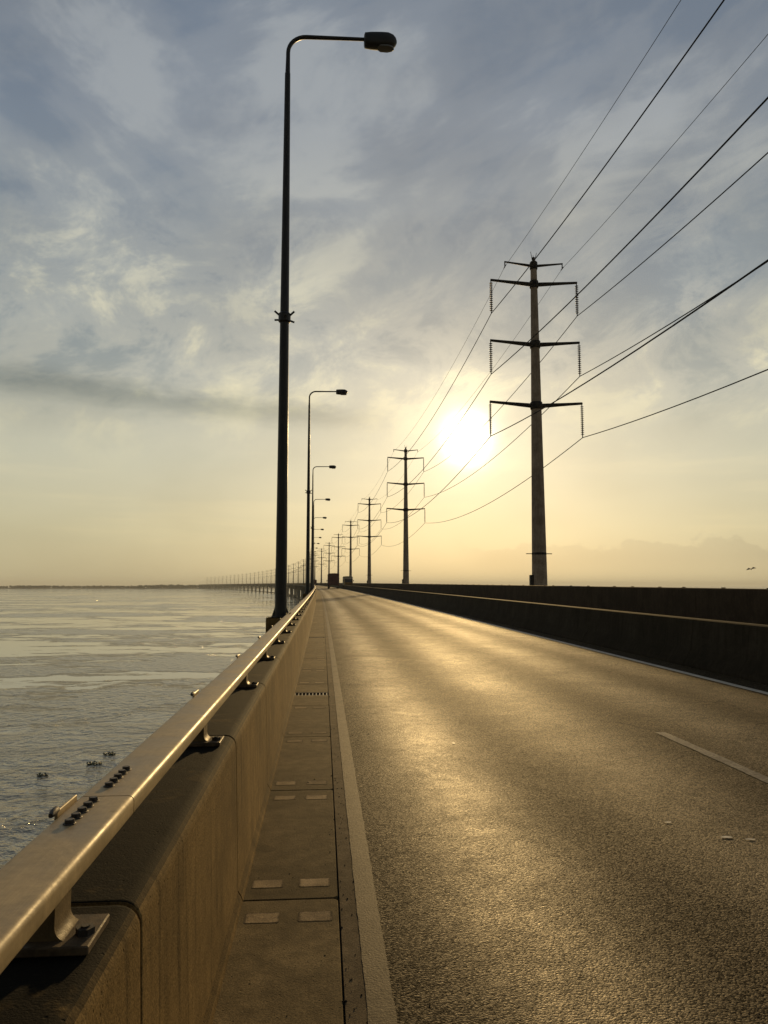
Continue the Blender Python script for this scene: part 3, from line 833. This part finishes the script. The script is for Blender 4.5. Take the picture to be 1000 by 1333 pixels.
# ------------------------------------------------------------------ trucks
def wheel(parent, x, y, rad=.5, w=.3):
    t = obj('wheel', MB().tube([(-w/2, 0, 0), (-w/2+.04, 0, 0), (w/2-.04, 0, 0), (w/2, 0, 0)], [rad*.9, rad, rad, rad*.9], 18).mesh('wheel', True), M['rubber'], parent, (x, y, rad))
    obj('rim', MB().tube([(-w/2-.01, 0, 0), (w/2+.01, 0, 0)], rad*.5, 12).mesh('rim', True), M['steel'], t)
def truck(name, W, L, H, cover, cargo_mat, cab_mat):
    """built nose towards +Y"""
    r = empty(name); h0 = .95
    obj('chassis', MB().box(-.5, .5, -L/2+.05, L/2-.1, .6, .9).box(-W/2+.1, W/2-.1, -L/2+.02, L/2-2.35, .86, .96).mesh('chassis'), M['steel'], r)
    prof = [(-W/2, h0), (-W/2, H-.25), (-W/2+.14, H-.06), (-.4, H), (.35, H+.03), (W/2-.14, H-.05), (W/2, H-.22), (W/2, h0)]
    bd = obj('cargo_body', MB().prism(prof, -L/2, L/2-2.3, 'xz').mesh('cargo_body', False, .04, 2), cargo_mat, r)
    for k in range(4): obj('rope', MB().tube([(q[0]*1.012, -L/2+.6+k*1.6, q[1]+.012) for q in prof], .025, 5).mesh('rope'), M['bolt'], bd)
    obj('tail_board', MB().box(-W/2+.03, W/2-.03, -L/2-.06, -L/2, h0, h0+1.0).mesh('tail_board', False, .01, 1), M['tarp'], r)
    obj('rear_bumper', MB().box(-W/2+.15, W/2-.15, -L/2-.1, -L/2+.0, .55, .72).mesh('rear_bumper', False, .02, 1), M['cream'], r)
    for sg in (-1, 1):
        obj('tail_light', MB().box(sg*(W/2-.32)-.13, sg*(W/2-.32)+.13, -L/2-.11, -L/2-.05, .80, .95).mesh('tail_light'), M['red'], r)
        obj('mud_flap', MB().box(sg*(W/2-.3)-.25, sg*(W/2-.3)+.25, -L/2+.45, -L/2+.47, .25, .95).mesh('mud_flap'), M['rubber'], r)
        for y in (-L/2+1.1, -L/2+2.3, L/2-1.3): wheel(r, sg*(W/2-.22), y)
        obj('mirror', MB().box(sg*(W/2+.12)-.09, sg*(W/2+.12)+.09, L/2-.35, L/2-.28, 1.9, 2.35).mesh('mirror'), M['bolt'], r)
    cb = obj('cab', MB().prism([(L/2-2.2, .9), (L/2-.05, .9), (L/2, 1.6), (L/2-.2, 2.7), (L/2-.5, 2.85), (L/2-2.2, 2.85)], -W/2+.08, W/2-.08, 'yz').mesh('cab', False, .06, 2), cab_mat, r)
    obj('windscreen', MB().prism([(L/2+.006, 1.68), (L/2-.172, 2.6), (L/2-.20, 2.6), (L/2-.03, 1.68)], -W/2+.25, W/2-.25, 'yz').mesh('windscreen'), M['glass'], cb)
    obj('front_bumper', MB().box(-W/2+.1, W/2-.1, L/2-.1, L/2+.12, .5, .85).mesh('front_bumper', False, .03, 1), M['steel'], r)
    for sg in (-1, 1): obj('headlight', MB().tube([(sg*(W/2-.4), L/2-.05, 1.1), (sg*(W/2-.4), L/2+.03, 1.1)], .13, 12).mesh('headlight', True), M['lens'], r)
    return r
t = truck('covered_truck', 2.9, 8.6, 4.0, True, M['tarp'], M['cab']); t.location = P(208, 4.7, 0); t.rotation_euler[2] = ang(208)
tag(t, 'covered dark maroon truck driving away on the road, its tailboard in view', 'truck')
t = truck('loaded_truck', 2.7, 8.0, 3.45, True, M['cream'], M['cab']); t.location = P(232, 9.9, 0); t.rotation_euler[2] = ang(232) + math.pi
tag(t, 'ochre truck with a pale load coming up beyond the median barrier', 'truck')
t = truck('small_truck', 2.4, 7.0, 3.3, True, M['tarp'], M['cab']); t.location = P(470, 5.2, 0); t.rotation_euler[2] = ang(470)
tag(t, 'tiny distant truck ahead of the covered truck on the road', 'truck')

# ------------------------------------------------------------------ floating plants, bird
def hyacinth(seed, n, r):
    rn = random.Random(seed); mb = MB()
    for k in range(n):
        a = rn.uniform(0, 2*math.pi); d = r*math.sqrt(rn.random()); c = Vector((math.cos(a)*d*1.5, math.sin(a)*d, 0))
        h = rn.uniform(.02, .10); le = rn.uniform(.10, .18); yaw = rn.uniform(0, 6.28); t = rn.uniform(.2, .9)
        dx = Vector((math.cos(yaw), math.sin(yaw), 0)); up = (dx*math.cos(t) + Vector((0, 0, math.sin(t)))); sd_ = Vector((-dx.y, dx.x, 0))
        b = c + Vector((0, 0, h))
        mb.tube([c + Vector((0, 0, -.05)), c + dx*.02 + Vector((0, 0, h*.5)), b], [.02, .025, .008], 5)
        w = le*.45
        mb.add([b, b+up*le*.35+sd_*w, b+up*le, b+up*le*.35-sd_*w, b+up*le*.4+Vector((0, 0, .02))], [(0, 4, 1), (1, 4, 2), (2, 4, 3), (3, 4, 0)])
    return mb.mesh('floating_plant')
for k, (x, y, n, r, lab) in enumerate(((-19.15, 55.9, 34, .26, 'small round clump of water hyacinth, set apart from the two larger clumps'),
                                  (-16.65, 59.2, 60, .38, 'ragged clump of water hyacinth on the river, between two other clumps'),
                                  (-16.4, 62.5, 50, .32, 'compact clump of water hyacinth, the one farthest out beside a ragged clump'))):
    tag(obj('floating_plant', hyacinth(k+5, n, r), M['leaf'], None, (x, y, WATER)), lab, 'water plant')
bird = empty('bird', (40.4, 70.0, 3.2))
obj('body', MB().tube([(-.24, 0, -.02), (-.12, 0, 0), (0, 0, .01), (.10, 0, .02), (.17, 0, .04), (.22, 0, .045), (.27, 0, .03)], [.01, .04, .055, .045, .032, .028, .004], 10).mesh('body', True), M['bird'], bird)
for sg in (-1, 1):
    pr = [(.08, 0), (.10, .20), (.02, .46), (-.05, .44), (-.07, .2), (-.07, 0)]
    vs = [(x, sg*y, .02 + (.16*math.sin(min(y/.25, 1)*1.5) - max(0, y-.22)*.75) + t) for t in (0, .012) for x, y in pr]
    n = 6
    obj('wing', MB().add(vs, [tuple(range(n)), tuple(range(2*n-1, n-1, -1))] + [(i, (i+1) % n, (i+1) % n+n, i+n) for i in range(n)]).mesh('wing'), M['bird'], bird)
bird.rotation_euler = (R(12), 0, R(-115))
tag(bird, 'small dark bird flying above the far parapet', 'bird')

# ------------------------------------------------------------------ haze
hz = MB().box(-14500, 14500, -14500, 14500, WATER-16.5, 62).mesh('haze')
hm = bpy.data.materials.new('haze_air'); hm.use_nodes = True; T = NT(hm.node_tree); T.n.clear()
ho = T.new('ShaderNodeOutputMaterial'); pv = T.new('ShaderNodeVolumePrincipled')
pv.inputs['Color'].default_value = (.76, .79, .77, 1); pv.inputs['Density'].default_value = 0.00010; pv.inputs['Anisotropy'].default_value = 0.15
T.l.new(pv.outputs[0], ho.inputs['Volume'])
h = obj('haze', hz, hm); h['kind'] = 'stuff'
tag(h, 'thin golden morning haze over the river and bridge', 'haze')
